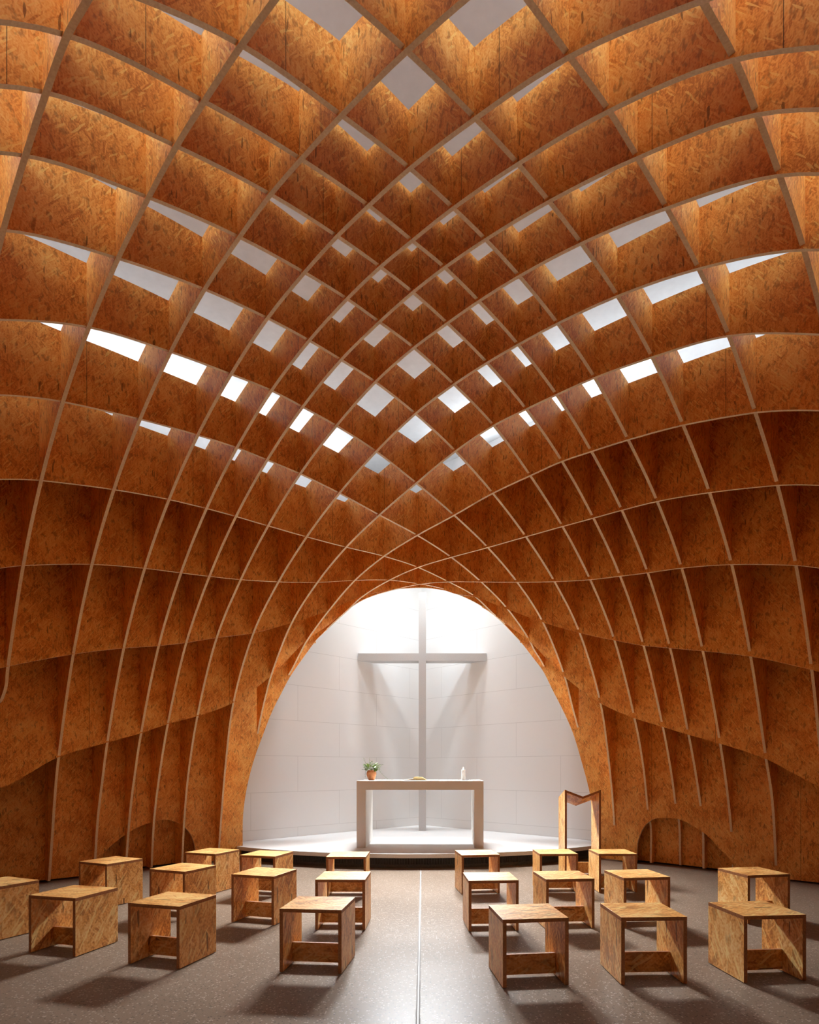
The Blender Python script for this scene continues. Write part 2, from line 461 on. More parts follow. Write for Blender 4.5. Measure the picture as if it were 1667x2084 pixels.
def extrap_foot(p3, p2, p1, t_out):
    """Continue the curve past p1 (p1 last) down to the floor."""
    out = []
    sgn = 1 if p1[0] > p2[0] else -1
    s1 = (p1[1] - p2[1]) / abs(p1[0] - p2[0])
    s2 = (p2[1] - p3[1]) / abs(p2[0] - p3[0])
    cur = (s1 - s2) / abs(p1[0] - p3[0]) * 2
    t, z, s = p1[0], p1[1], s1 + cur * abs(p1[0] - p2[0]) / 2
    while z > BASE and (t_out - t) * sgn > 0.15:
        t += 0.15 * sgn
        s += min(cur, -0.12) * 0.15 * 1.6
        z += s * 0.15
        out.append((t, max(z, BASE)))
    return out


def contour(fam, i):
    g = CU[i] if fam == 'U' else DU[i]
    other = DU if fam == 'U' else CU
    back = back_u if fam == 'U' else back_d
    nodes = sorted((other[k], z) for k, z in (((n if fam == 'U' else m), z) for (m, n), z in ZN.items() if (m if fam == 'U' else n) == i))
    hi = (U_HI if fam == 'U' else D_HI).get(i)
    lo = (U_LO if fam == 'U' else D_LO).get(i)
    pts = list(nodes)
    hi_wall = D_WALL if fam == 'U' else C_WALL
    if i >= 6: hi_wall = DU[12] + 0.01 if fam == 'U' else CU[12] + 0.01   # these end on the outermost rib
    if i == 6: hi_wall = 12.14 if fam == 'U' else 12.52
    tmax = min(hi_wall - 0.02, 2 * YCUT - g)
    if hi:
        pts += [q for q in (back(g, *p) for p in hi) if q[0] > pts[-1][0] + 0.02]
    else:
        pts += extrap_foot(pts[-3], pts[-2], pts[-1], tmax)
    if lo:
        ext = [back(g, *p) for p in lo]
        pts = [q for q in reversed(ext) if q[0] < pts[0][0] - 0.02] + pts
    else:
        e = extrap_foot(pts[2], pts[1], pts[0], LO_WALL + 0.02)
        pts = list(reversed(e)) + pts
    S = 2 ** -.5
    cur = spline([(a * S, b) for a, b in pts])
    cur = [(a / S, b) for a, b in cur]
    if fam == 'D':                            # D ribs sit a touch higher than U ribs
        off = []
        for k, (a, b) in enumerate(cur):
            p, q = cur[max(k - 1, 0)], cur[min(k + 1, len(cur) - 1)]
            tx, tz = (q[0] - p[0]) * S, q[1] - p[1]
            L = math.hypot(tx, tz) or 1
            off.append((a - tz / L * 0.018 / S, b + tx / L * 0.018))
        cur = off
    return cur, tmax


def rib_polygon(fam, i, curve, tmin, tmax):
    """Closed outline (t, z): inner edge, foot, outer end, top edge."""
    g = CU[i] if fam == 'U' else DU[i]
    T = (lambda t: top_z(g, t)) if fam == 'U' else (lambda t: top_z(t, g))
    c = [(a, max(b, BASE)) for a, b in curve]
    # clip at both ends
    def clip(cv, lim, hi):
        out = []
        for k, (a, b) in enumerate(cv):
            inside = a <= lim if hi else a >= lim
            if inside:
                out.append((a, b))
            else:
                if out:
                    pa, pb = out[-1]
                    s = (lim - pa) / (a - pa) if abs(a - pa) > 1e-6 else 0
                    out.append((lim, pb + s * (b - pb)))
                break
        return out
    c = clip(c, tmax, True)
    c = list(reversed(clip(list(reversed(c)), tmin, False)))
    # drop repeated floor points
    while len(c) > 2 and c[1][1] <= BASE + 1e-4: c.pop(0)
    while len(c) > 2 and c[-2][1] <= BASE + 1e-4: c.pop()
    poly = list(c)
    if poly[-1][0] < tmax - 1e-3:
        if poly[-1][1] > BASE + 1e-3 and tmax < 2 * YCUT - g - 1e-3: poly.append((poly[-1][0] + 0.02, BASE))
        poly.append((tmax, poly[-1][1]))
    if poly[0][0] > tmin + 1e-3:
        if poly[0][1] > BASE + 1e-3: poly.insert(0, (poly[0][0] - 0.02, BASE))
        poly.insert(0, (tmin, poly[0][1]))
    ninner = len(poly)
    N = 80
    for k in range(N + 1):
        t = tmax + (tmin - tmax) * k / N
        poly.append((t, max(T(t), 0.3)))
    # keep the top above the inner edge
    return poly


def plate(name, fam, g, poly, parent, mats, uvoff):
    bm = bmesh.new()
    h = THICK / 2 * 2 ** .5
    f0, f1 = [], []
    for t, z in poly:
        a, b = ((g - h, t), (g + h, t)) if fam == 'U' else ((t, g - h), (t, g + h))
        f0.append(bm.verts.new(lat(a[0], a[1], z)))
        f1.append(bm.verts.new(lat(b[0], b[1], z)))
    uv = bm.loops.layers.uv.new('UVMap')
    A = bm.faces.new(f0); B = bm.faces.new(list(reversed(f1)))
    n = len(poly)
    sides = []
    for i in range(n):
        j = (i + 1) % n
        sides.append(bm.faces.new((f1[i], f1[j], f0[j], f0[i])))
    idx = {v: k for k, v in enumerate(f0)}; idx.update({v: k for k, v in enumerate(f1)})
    for f in [A, B]:
        f.material_index = 0
        for l in f.loops:
            t, z = poly[idx[l.vert]]
            l[uv].uv = (t * 0.7071 + uvoff[0], z + uvoff[1])
    for f in sides:
        f.material_index = 1
        for l in f.loops:
            t, z = poly[idx[l.vert]]
            l[uv].uv = (t * 0.7071 + uvoff[0], z + uvoff[1])
    bmesh.ops.recalc_face_normals(bm, faces=bm.faces[:])
    # cut the big side faces into small fields
    d0 = (lat(0, 1, 0) - lat(0, 0, 0)).normalized() if fam == 'U' else (lat(1, 0, 0) - lat(0, 0, 0)).normalized()
    ts = [p[0] for p in poly]; zs = [p[1] for p in poly]
    k = math.ceil(min(ts) / 0.45)
    while k * 0.45 < max(ts):
        p = lat(g, k * 0.45, 0) if fam == 'U' else lat(k * 0.45, g, 0)
        bmesh.ops.bisect_plane(bm, geom=bm.verts[:] + bm.edges[:] + bm.faces[:], plane_co=p, plane_no=d0)
        k += 1
    for q in range(1, 12):
        bmesh.ops.bisect_plane(bm, geom=bm.verts[:] + bm.edges[:] + bm.faces[:], plane_co=(0, 0, q * 0.45), plane_no=(0, 0, 1))
    big = [f for f in bm.faces if len(f.verts) > 4]
    bmesh.ops.triangulate(bm, faces=big, ngon_method='EAR_CLIP')
    return obj(name, bm, mats, parent)


vault = empty('wall_vault')
tag(vault, 'ribbed timber dome of crossing orange strand board ribs', 'vault', kind='structure')
RM = [M['rib'], M['rib_edge']]
for fam in 'UD':
    for i in range(-5, 12):
        g = CU[i] if fam == 'U' else DU[i]
        cv, tmax = contour(fam, i)
        poly = rib_polygon(fam, i, cv, LO_WALL + 0.02, tmax)
        plate('rib', fam, g, poly, vault, RM, (random.uniform(0, 40), random.uniform(0, 40)))


def wall_rib(fam, i, arch, bound, tlo):
    """Outermost rib: stands on the floor, with a low niche arch, ends at the altar niche."""
    g = CU[i] if fam == 'U' else DU[i]
    back = back_u if fam == 'U' else back_d
    S = 2 ** -.5
    def curve(px):
        p = [back(g, *q) for q in px]
        return [(a / S, b) for a, b in spline([(a * S, b) for a, b in p], 5)]
    a = [(t, max(z, BASE)) for t, z in curve(arch)]
    b = [(t, max(z, BASE)) for t, z in curve(bound)]
    if a[0][0] > a[-1][0]: a.reverse()
    tmax = 2 * YCUT - g
    b = [p for p in b if p[0] <= tmax]
    b.append((tmax, b[-1][1]))
    a[0] = (a[0][0], BASE); a[-1] = (a[-1][0], BASE); b[0] = (b[0][0], BASE)
    poly = [(tlo, BASE)] + a + b
    T = (lambda t: top_z(g, t)) if fam == 'U' else (lambda t: top_z(t, g))
    for k in range(45):
        t = tmax + (tlo - tmax) * k / 44
        poly.append((t, max(T(t), b[-1][1] + 0.05) if t > tmax - 1.5 else T(t)))
    plate('rib', fam, g, poly, vault, RM, (random.uniform(0, 40), random.uniform(0, 40)))


wall_rib('U', 12, ARCH_R, BOUND_R, LO_WALL + 0.02)
wall_rib('D', 12, ARCH_L, BOUND_L, LO_WALL + 0.02)


def slab_wall(name, fam, g, t0, t1, z0, z1, mat, thick=0.03, out=1, uvoff=(0, 0)):
    bm = bmesh.new()
    h = thick * 2 ** .5
    gs = (g, g + h * out)
    vs = []
    for gg in gs:
        for t, z in ((t0, z0), (t1, z0), (t1, z1), (t0, z1)):
            vs.append(bm.verts.new(lat(gg, t, z) if fam == 'U' else lat(t, gg, z)))
    for f in ((0, 1, 2, 3), (7, 6, 5, 4), (0, 4, 5, 1), (1, 5, 6, 2), (2, 6, 7, 3), (3, 7, 4, 0)):
        bm.faces.new([vs[k] for k in f])
    bmesh.ops.recalc_face_normals(bm, faces=bm.faces[:])
    uv = bm.loops.layers.uv.new('UVMap')
    P = [(t0, z0), (t1, z0), (t1, z1), (t0, z1)] * 2
    ix = {v: k for k, v in enumerate(vs)}
    for f in bm.faces:
        for l in f.loops:
            t, z = P[ix[l.vert]]
            l[uv].uv = (t * 0.7071 + uvoff[0], z + uvoff[1])
    o = obj(name, bm, mat)
    tag(o, kind='structure')
    return o


# solid boards closing the vault behind the outermost ribs, and behind the viewer
slab_wall('wall_left', 'D', D_WALL, LO_WALL, 6.95, BASE, 4.9, M['rib'], uvoff=(3, 5))
slab_wall('wall_right', 'U', C_WALL, LO_WALL, 6.85, BASE, 4.9, M['rib'], uvoff=(13, 2))
slab_wall('wall_front_left', 'U', LO_WALL, LO_WALL, D_WALL, 0, 4.9, M['rib'], out=-1, uvoff=(23, 2))
slab_wall('wall_front_right', 'D', LO_WALL, LO_WALL, C_WALL, 0, 4.9, M['rib'], out=-1, uvoff=(33, 2))

# black strips painting in the shade of the gap under the boards
slab_wall('trim_1', 'D', D_WALL + 0.01, LO_WALL, 6.95, 0, BASE + 0.01, M['dark'], 0.02)
slab_wall('trim_2', 'U', C_WALL + 0.01, LO_WALL, 6.85, 0, BASE + 0.01, M['dark'], 0.02)

# ------------------------------------------------------------------ altar niche and roof
AD, AC = 13.02, 13.43                         # the two white niche walls meet in a corner
slab_wall('wall_niche_left', 'D', AD, 6.0, AC, 0.0, 12.6, M['panel'], 0.05, uvoff=(0.35, 0.26))
slab_wall('wall_niche_right', 'U', AC, 6.0, AD, 0.0, 12.6, M['panel'], 0.05, uvoff=(0.9, 0.26))


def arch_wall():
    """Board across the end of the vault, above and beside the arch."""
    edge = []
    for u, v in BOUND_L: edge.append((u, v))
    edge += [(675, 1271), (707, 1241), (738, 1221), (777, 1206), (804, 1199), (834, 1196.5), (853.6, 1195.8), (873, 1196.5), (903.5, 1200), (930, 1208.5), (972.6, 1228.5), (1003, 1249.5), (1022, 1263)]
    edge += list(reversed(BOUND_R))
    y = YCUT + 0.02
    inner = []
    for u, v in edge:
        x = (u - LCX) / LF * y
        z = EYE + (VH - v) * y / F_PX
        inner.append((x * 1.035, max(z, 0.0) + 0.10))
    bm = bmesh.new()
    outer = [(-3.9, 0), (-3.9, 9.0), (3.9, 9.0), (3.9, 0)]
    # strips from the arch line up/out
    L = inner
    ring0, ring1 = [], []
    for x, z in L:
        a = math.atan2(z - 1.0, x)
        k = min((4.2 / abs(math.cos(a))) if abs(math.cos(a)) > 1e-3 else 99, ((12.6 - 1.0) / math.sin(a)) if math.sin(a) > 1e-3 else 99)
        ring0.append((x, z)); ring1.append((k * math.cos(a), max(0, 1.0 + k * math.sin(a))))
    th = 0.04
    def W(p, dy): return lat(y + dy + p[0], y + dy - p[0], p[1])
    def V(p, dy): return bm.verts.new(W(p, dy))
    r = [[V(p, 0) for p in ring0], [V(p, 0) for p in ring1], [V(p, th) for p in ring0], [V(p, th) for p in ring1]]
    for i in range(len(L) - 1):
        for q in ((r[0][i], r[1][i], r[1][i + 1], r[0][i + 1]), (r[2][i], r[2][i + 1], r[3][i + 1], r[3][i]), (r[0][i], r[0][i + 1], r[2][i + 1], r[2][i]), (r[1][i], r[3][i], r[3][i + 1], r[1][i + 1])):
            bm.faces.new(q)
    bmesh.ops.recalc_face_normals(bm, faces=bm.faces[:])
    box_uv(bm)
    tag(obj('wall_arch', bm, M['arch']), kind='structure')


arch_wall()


def arch_band():
    """Curved strand board band that finishes the vault along the arch."""
    px = [p for p in BOUND_L if p[0] >= 571] + [(675, 1271), (707, 1241), (738, 1221), (777, 1206), (804, 1199), (834, 1196.5), (853.6, 1195.8), (873, 1196.5), (903.5, 1200), (930, 1208.5), (972.6, 1228.5), (1003, 1249.5), (1022, 1266)] + [p for p in reversed(BOUND_R) if p[0] <= 1126]
    y = YCUT - 0.035
    P = spline([((u - LCX) / LF * y, EYE + (VH - v) * y / F_PX) for u, v in px], 5)
    bm = bmesh.new()
    rows = []
    for i, (x, z) in enumerate(P):
        a, b = P[max(i - 1, 0)], P[min(i + 1, len(P) - 1)]
        tx, tz = b[0] - a[0], b[1] - a[1]
        L = math.hypot(tx, tz)
        nx_, nz_ = -tz / L, tx / L
        q = [(x, z), (x + nx_ * .32, z + nz_ * .32)]
        rows.append([bm.verts.new(lat(y + dy + p[0], y + dy - p[0], p[1])) for p, dy in ((q[0], 0), (q[1], 0), (q[1], .03), (q[0], .03))])
    for r0, r1 in zip(rows, rows[1:]):
        for k in range(4):
            f = bm.faces.new((r0[k], r0[(k + 1) % 4], r1[(k + 1) % 4], r1[k]))
            f.material_index = (0, 1, 2, 1)[k]
    bm.faces.new(rows[0]); bm.faces.new(rows[-1])
    bmesh.ops.recalc_face_normals(bm, faces=bm.faces[:])
    box_uv(bm)
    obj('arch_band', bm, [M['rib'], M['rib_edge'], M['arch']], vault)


arch_band()


ATTIC = (-0.55, CU[7] + 0.03, -0.55, DU[8] + 0.03)     # open cells lie inside this part of the grid


def sheet(name, c0, c1, d0, d1, zf, mat, thick, n=14, ymax=YCUT - 0.12):
    bm = bmesh.new()
    g = [[bm.verts.new(lat(c0 + (c1 - c0) * i / n, d0 + (d1 - d0) * j / n, zf(c0 + (c1 - c0) * i / n, d0 + (d1 - d0) * j / n))) for j in range(n + 1)] for i in range(n + 1)]
    for i in range(n):
        for j in range(n):
            if (g[i][j].co.y + g[i + 1][j + 1].co.y) / 2 > ymax: continue
            bm.faces.new((g[i][j], g[i + 1][j], g[i + 1][j + 1], g[i][j + 1]))
    for v in [v for v in bm.verts if not v.link_faces]: bm.verts.remove(v)
    r = bmesh.ops.extrude_face_region(bm, geom=bm.faces[:])
    for v in r['geom']:
        if isinstance(v, bmesh.types.BMVert): v.co.z += thick
    bmesh.ops.recalc_face_normals(bm, faces=bm.faces[:])
    box_uv(bm)
    for f in bm.faces: f.material_index = 1 if f.normal.z > 0.2 else 0
    o = obj(name, bm, [mat, M['roof']]); tag(o, kind='structure'); return o


# boards lying on the rib tops close the outer cells; the middle cells stay open to a white roof lining
tz = lambda c, d: top_z(c, d) + 0.004
sheet('ceiling_board_left', LO_WALL, C_WALL, ATTIC[3], D_WALL + .05, tz, M['rib'], 0.02, 90)
sheet('ceiling_board_right', ATTIC[1], C_WALL + .05, LO_WALL, ATTIC[3], tz, M['rib'], 0.02, 90)
sheet('ceiling_board_front_left', LO_WALL - .05, ATTIC[0], LO_WALL, ATTIC[3], tz, M['rib'], 0.02, 20)
sheet('ceiling_board_front_right', ATTIC[0], ATTIC[1], LO_WALL - .05, ATTIC[2], tz, M['rib'], 0.02, 20)
RO = 1.9                                       # the lining reaches out over the closed boards
roofz = lambda c, d: 6.25
sheet('ceiling', ATTIC[0] - RO, ATTIC[1] + RO, ATTIC[2] - RO, ATTIC[3] + RO, roofz, M['roof'], 0.06, 4)
for nm, fam, g, t0, t1, o in (('wall_roof_left', 'D', ATTIC[3] + RO, ATTIC[0] - RO, ATTIC[1] + RO, 1), ('wall_roof_right', 'U', ATTIC[1] + RO, ATTIC[2] - RO, ATTIC[3] + RO, 1),
                              ('wall_roof_front_left', 'U', ATTIC[0] - RO, ATTIC[2] - RO, ATTIC[3] + RO, -1), ('wall_roof_front_right', 'D', ATTIC[2] - RO, ATTIC[0] - RO, ATTIC[1] + RO, -1)):
    bm = bmesh.new()
    rows = []
    for k in range(25):
        t = t0 + (t1 - t0) * k / 24
        zb = top_z(g, t) if fam == 'U' else top_z(t, g)
        rows.append([bm.verts.new(lat(gg, t, z) if fam == 'U' else lat(t, gg, z)) for gg, z in ((g, zb), (g, 6.3), (g + .07 * o, 6.3), (g + .07 * o, zb))])
    for a, b in zip(rows, rows[1:]):
        for q in range(4): bm.faces.new((a[q], a[(q + 1) % 4], b[(q + 1) % 4], b[q]))
    bm.faces.new(rows[0]); bm.faces.new(rows[-1])
    bmesh.ops.recalc_face_normals(bm, faces=bm.faces[:])
    tag(obj(nm, bm, M['roof']), kind='structure')

bm = bmesh.new()
add_box(bm, (-11, -6, -0.06), (11, 15, 0.0))
tag(obj('floor', bm, M['floor']), kind='structure')

# steel joint strip down the middle of the floor, dark grouted edges
P0, P1 = Vector(at_floor(856.5, 1764)), Vector(at_floor(850.5, 2084))
P2 = P1 + (P1 - P0).normalized() * 5.5
sd = (P1 - P0).normalized(); nx = Vector((-sd.y, sd.x, 0))
bm = bmesh.new()
segs = 130
rnd = random.Random(3)
def strip(a, b, z, mat, jag=0.0):
    prev = None
    for i in range(segs + 1):
        p = P0.lerp(P2, i / segs)
        ja = rnd.uniform(-1, 1) * jag; jb = rnd.uniform(-1, 1) * jag
        q = (bm.verts.new(p + nx * (a + ja) + Vector((0, 0, z))), bm.verts.new(p + nx * (b + jb) + Vector((0, 0, z))))
        if prev:
            f = bm.faces.new((prev[0], prev[1], q[1], q[0])); f.material_index = mat
        prev = q
strip(-0.0125, 0.0125, 0.0006, 0, 0.0022)
strip(-0.0032, 0.0032, 0.0012, 1)
bmesh.ops.recalc_face_normals(bm, faces=bm.faces[:])
M['grout'] = grain('dark_grout', (0.10, 0.075, 0.055), (0.17, 0.135, 0.105), 120, 0.7)
tag(obj('trim_3', bm, [M['grout'], M['strip']]), kind='structure')

# ------------------------------------------------------------------ altar platform
SZ = 0.209                                    # platform height


def stage():
    root = empty('altar_platform', (0, 0, 0))
    tag(root, 'low white altar platform with curved front edge over a dark grille', 'platform')
    A = Vector(at_floor(480, 1722, SZ)[:2]); B = Vector(at_floor(855, 1738.3, SZ)[:2]); C = Vector(at_floor(1213, 1720.5, SZ)[:2])
    # circle through the three points of the front edge
    def circ(a, b, c):
        d = 2 * (a.x * (b.y - c.y) + b.x * (c.y - a.y) + c.x * (a.y - b.y))
        ux = (a.length_squared * (b.y - c.y) + b.length_squared * (c.y - a.y) + c.length_squared * (a.y - b.y)) / d
        uy = (a.length_squared * (c.x - b.x) + b.length_squared * (a.x - c.x) + c.length_squared * (b.x - a.x)) / d
        o = Vector((ux, uy)); return o, (a - o).length
    o, R = circ(A, B, C)
    a0 = math.atan2(A.y - o.y, A.x - o.x); a1 = math.atan2(C.y - o.y, C.x - o.x)
    if a1 < a0: a1 += 2 * math.pi
    def arc(r, n=60): return [(o.x + r * math.cos(a0 + (a1 - a0) * i / n), o.y + r * math.sin(a0 + (a1 - a0) * i / n)) for i in range(n + 1)]
    apex = lat(AC - .01, AD - .01, 0); wl = lat(A.y * 0 + 6.9, AD - .01, 0); wr = lat(AC - .01, 6.9, 0)
    def prism(bm, pl, z0, z1, top_mat=0):
        lo = [bm.verts.new((x, y, z0)) for x, y in pl]; hi = [bm.verts.new((x, y, z1)) for x, y in pl]
        bm.faces.new(list(reversed(lo))); bm.faces.new(hi)
        n = len(pl)
        for i in range(n): bm.faces.new((lo[i], lo[(i + 1) % n], hi[(i + 1) % n], hi[i]))
    back = [(wr.x, wr.y), (apex.x, apex.y), (wl.x, wl.y)]
    bm = bmesh.new(); prism(bm, arc(R) + back, SZ - 0.058, SZ)
    bmesh.ops.recalc_face_normals(bm, faces=bm.faces[:])
    obj('deck', bm, M['stage'], root)
    # recessed plinth and the ribs of the air grille in front of it
    bm = bmesh.new(); prism(bm, arc(R - 0.10) + back, 0.0, SZ - 0.055)
    bmesh.ops.recalc_face_normals(bm, faces=bm.faces[:])
    obj('plinth', bm, M['dark'], root)
    bm = bmesh.new()
    n = 260
    for i in range(n):
        a = a0 + (a1 - a0) * (i + .5) / n
        c, s = math.cos(a), math.sin(a)
        p = Vector((o.x + (R - 0.085) * c, o.y + (R - 0.085) * s, 0))
        rad = Vector((c, s, 0)); tan = Vector((-s, c, 0))
        vs = []
        for z in (0.045, SZ - 0.062):
            for k1, k2 in ((-1, -1), (1, -1), (1, 1), (-1, 1)):
                vs.append(bm.verts.new(p + tan * 0.0065 * k1 + rad * 0.012 * k2 + Vector((0, 0, z))))
        for f in ((0, 1, 2, 3), (7, 6, 5, 4), (0, 4, 5, 1), (1, 5, 6, 2), (2, 6, 7, 3), (3, 7, 4, 0)): bm.faces.new([vs[k] for k in f])
    for z0, z1 in ((0.0, 0.045), (SZ - 0.075, SZ - 0.058)):
        pi, po = arc(R - 0.099), arc(R - 0.072)
        q = [[bm.verts.new((x, y, z)) for x, y in pp] for pp, z in ((pi, z0), (po, z0), (po, z1), (pi, z1))]
        for i in range(len(pi) - 1):
            for k in range(4):
                bm.faces.new((q[k][i], q[k][i + 1], q[(k + 1) % 4][i + 1], q[(k + 1) % 4][i]))
    bmesh.ops.recalc_face_normals(bm, faces=bm.faces[:])
    obj('vent_grille', bm, M['grille'], root)


stage()

# ------------------------------------------------------------------ cross
CY = 11.93
x0, x1 = (852.2 - PX) / F_PX * CY, (867 - PX) / F_PX * CY
t0, t1 = (727.5 - PX) / F_PX * CY + 0.01, (992.3 - PX) / F_PX * CY - 0.02
root = empty('cross', ((x0 + x1) / 2, CY + 0.15, SZ)); tag(root, 'tall plain white cross standing in the corner of the white niche', 'cross')
cx0 = root.location.x; cy0 = root.location.y
bm = bmesh.new(); add_box(bm, (x0 - cx0, -0.1505, 0), (x1 - cx0, 0.1505, 4.905 - SZ)); obj('upright', bm, M['cross'], root)
bm = bmesh.new()
zb, zt = 3.558 - SZ, 3.703 - SZ
pl = [(t0, CY), (t1, CY), (t1 - 0.30, CY + 0.30), (t0 + 0.30, CY + 0.30)]
lo = [bm.verts.new((x - cx0, y - cy0, zb)) for x, y in pl]; hi = [bm.verts.new((x - cx0, y - cy0, zt)) for x, y in pl]
bm.faces.new(list(reversed(lo))); bm.faces.new(hi)
for i in range(4): bm.faces.new((lo[i], lo[(i + 1) % 4], hi[(i + 1) % 4], hi[i]))
bmesh.ops.recalc_face_normals(bm, faces=bm.faces[:])
obj('crossbar', bm, M['cross'], root)

# ------------------------------------------------------------------ altar
AY = 9.374
axl, axr = (725.3 - PX) / F_PX * AY, (984 - PX) / F_PX * AY
AW, AH, ADp, AT = axr - axl, 1.246 - SZ, 0.90, 0.143
altar = empty('altar_table', ((axl + axr) / 2, AY, SZ), -0.0235)
tag(altar, 'large plain pale altar table with thick square legs on the platform', 'altar')
bm = bmesh.new(); add_box(bm, (-AW / 2, 0, AH - AT), (AW / 2, ADp, AH), bevel=0.004); obj('table_top', bm, M['altar'], altar)
for s in (-1, 1):
    bm = bmesh.new()
    xa, xb = sorted((s * AW / 2, s * (AW / 2 - AT)))
    add_box(bm, (xa, 0, 0), (xb, ADp, AH - AT), bevel=0.003); obj('leg', bm, M['altar'], altar)
ATOP = 1.246

# ------------------------------------------------------------------ things on the altar
vx, vy, vz = at_floor(756, 1587.6, ATOP)
vy = 9.82; vx = (756 - PX) / F_PX * vy
vase = empty('clay_vase', (vx, vy, ATOP)); tag(vase, 'round orange clay vase at the left end of the altar', 'vase')
bm = bmesh.new()
prof = [(0.040, 0.0), (0.046, 0.004), (0.060, 0.030), (0.072, 0.065), (0.079, 0.098), (0.077, 0.125), (0.067, 0.147), (0.055, 0.158), (0.055, 0.163), (0.047, 0.163), (0.048, 0.15), (0.062, 0.12), (0.05, 0.04), (0.02, 0.02)]
lathe(bm, prof, 40); bmesh.ops.recalc_face_normals(bm, faces=bm.faces[:])
obj('vase_body', bm, M['terracotta'], vase, True)

gr = empty('green_sprigs', (vx, vy, ATOP)); tag(gr, 'bunch of green fern leaves and thin sprigs in the clay vase', 'greenery')
rl = random.Random(11)


def leaf(bm, p, d, ln, w, up=Vector((0, 0, 1))):
    d = d.normalized(); s = d.cross(up)
    s = s.normalized() if s.length > 1e-3 else Vector((1, 0, 0))
    nrm = s.cross(d)
    prev = None
    for i in range(6):
        t = i / 5
        ww = w * math.sin(math.pi * (0.08 + 0.9 * t)) ** 0.8
        q = p + d * ln * t + nrm * (-0.25 * ln * t * t) + Vector((0, 0, -0.1 * ln * t * t))
        row = (bm.verts.new(q - s * ww + nrm * ww * 0.35), bm.verts.new(q), bm.verts.new(q + s * ww + nrm * ww * 0.35))
        if prev:
            bm.faces.new((prev[0], prev[1], row[1], row[0])); bm.faces.new((prev[1], prev[2], row[2], row[1]))
        prev = row


def frond(bm, base, d, ln, lw, n, droop=0.3):
    pts = []
    for i in range(n + 1):
        t = i / n
        pts.append(base + d * ln * t + Vector((0, 0, -droop * ln * t * t)))
    tube(bm, pts, [0.0022 - 0.0016 * i / n for i in range(n + 1)], 5)
    for i in range(3, n + 1):
        t = i / n
        ax = (pts[i] - pts[i - 1]).normalized()
        for sgn in (-1, 1):
            sd = ax.cross(Vector((0, -1, 0.3))).normalized() * sgn
            leaf(bm, pts[i], ax * 0.65 + sd * 0.9 + Vector((0, rl.uniform(-.5, .3), 0)), lw * (1.25 - 0.7 * t) * rl.uniform(.8, 1.15), lw * 0.20)
    leaf(bm, pts[-1], ax, lw * 0.6, lw * 0.16)


bm = bmesh.new()
for ang, ln, el in ((-62, .115, .75), (-48, .15, .8), (-30, .14, 1.0), (-12, .13, 1.2), (4, .15, 1.2), (20, .12, 1.1), (38, .15, .95), (52, .16, .7), (64, .12, .55), (-75, .09, .5), (75, .09, .45), (-20, .10, .8), (28, .10, .7)):
    a = math.radians(ang)
    d = Vector((math.sin(a), rl.uniform(-.5, .4), el * math.cos(a * .6))).normalized()
    frond(bm, Vector((0.012 * math.sin(a), 0, 0.168)), d, ln, 0.048, 8, 0.15)
tube(bm, [(0, 0, .04), (0, 0, .11), (0, 0, .172)], .010, 8)
obj('fern_leaves', bm, M['leaf'], gr, True)
bm = bmesh.new()
for pts, nl in (([(-.01, 0, .168), (-.05, -.02, .22), (-.10, -.03, .30), (-.125, -.03, .36)], 9), ([(0, 0, .168), (-.015, .01, .24), (-.03, .01, .31), (-.04, .01, .355)], 7),
                ([(.015, 0, .168), (.06, -.02, .20), (.15, -.03, .245), (.19, -.03, .25)], 9), ([(.015, 0, .168), (.04, -.015, .190), (.08, -.03, .195), (.12, -.04, .178), (.145, -.05, .165)], 7),
                ([(-.015, 0, .168), (-.04, -.01, .190), (-.09, -.02, .184), (-.12, -.03, .170), (-.155, -.03, .170)], 3),
                ([(.015, 0, .168), (.04, -.015, .192), (.10, -.03, .18), (.16, -.05, .12), (.22, -.06, .06), (.275, -.06, .016)], 12),
                ([(-.015, -.01, .168), (-.04, -.02, .190), (-.090, -.035, .16), (-.094, -.03, .09), (-.094, -.03, .045)], 3)):
    P = [Vector(p) for p in pts]
    sm = [Vector(q) for q in spline([tuple(p) for p in P], 5)]
    tube(bm, sm, 0.0016, 5)
    for i in range(nl):
        k = min(len(sm) - 1, int(len(sm) * (0.42 + 0.58 * (i + .5) / nl)))
        for sgn in (-1, 1):
            leaf(bm, sm[k], Vector((sgn * rl.uniform(.4, 1), rl.uniform(-.6, .3), rl.uniform(-.5, .9))), rl.uniform(.012, .024), rl.uniform(.003, .006))
obj('trailing_sprigs', bm, M['sprig'], gr, True)

by = 9.80
bx = (845 - PX) / F_PX * by
book = empty('open_book', (bx, by, ATOP)); tag(book, 'open book with gilt pages lying in the middle of the altar', 'book')
px = by / F_PX


def slab_profile(bm, prof, y0, y1):
    a = [bm.verts.new((x, y0, z)) for x, z in prof]; b = [bm.verts.new((x, y1, z)) for x, z in prof]
    n = len(prof)
    bm.faces.new(a); bm.faces.new(list(reversed(b)))
    for i in range(n): bm.faces.new((a[i], b[i], b[(i + 1) % n], a[(i + 1) % n]))
    bmesh.ops.recalc_face_normals(bm, faces=bm.faces[:])


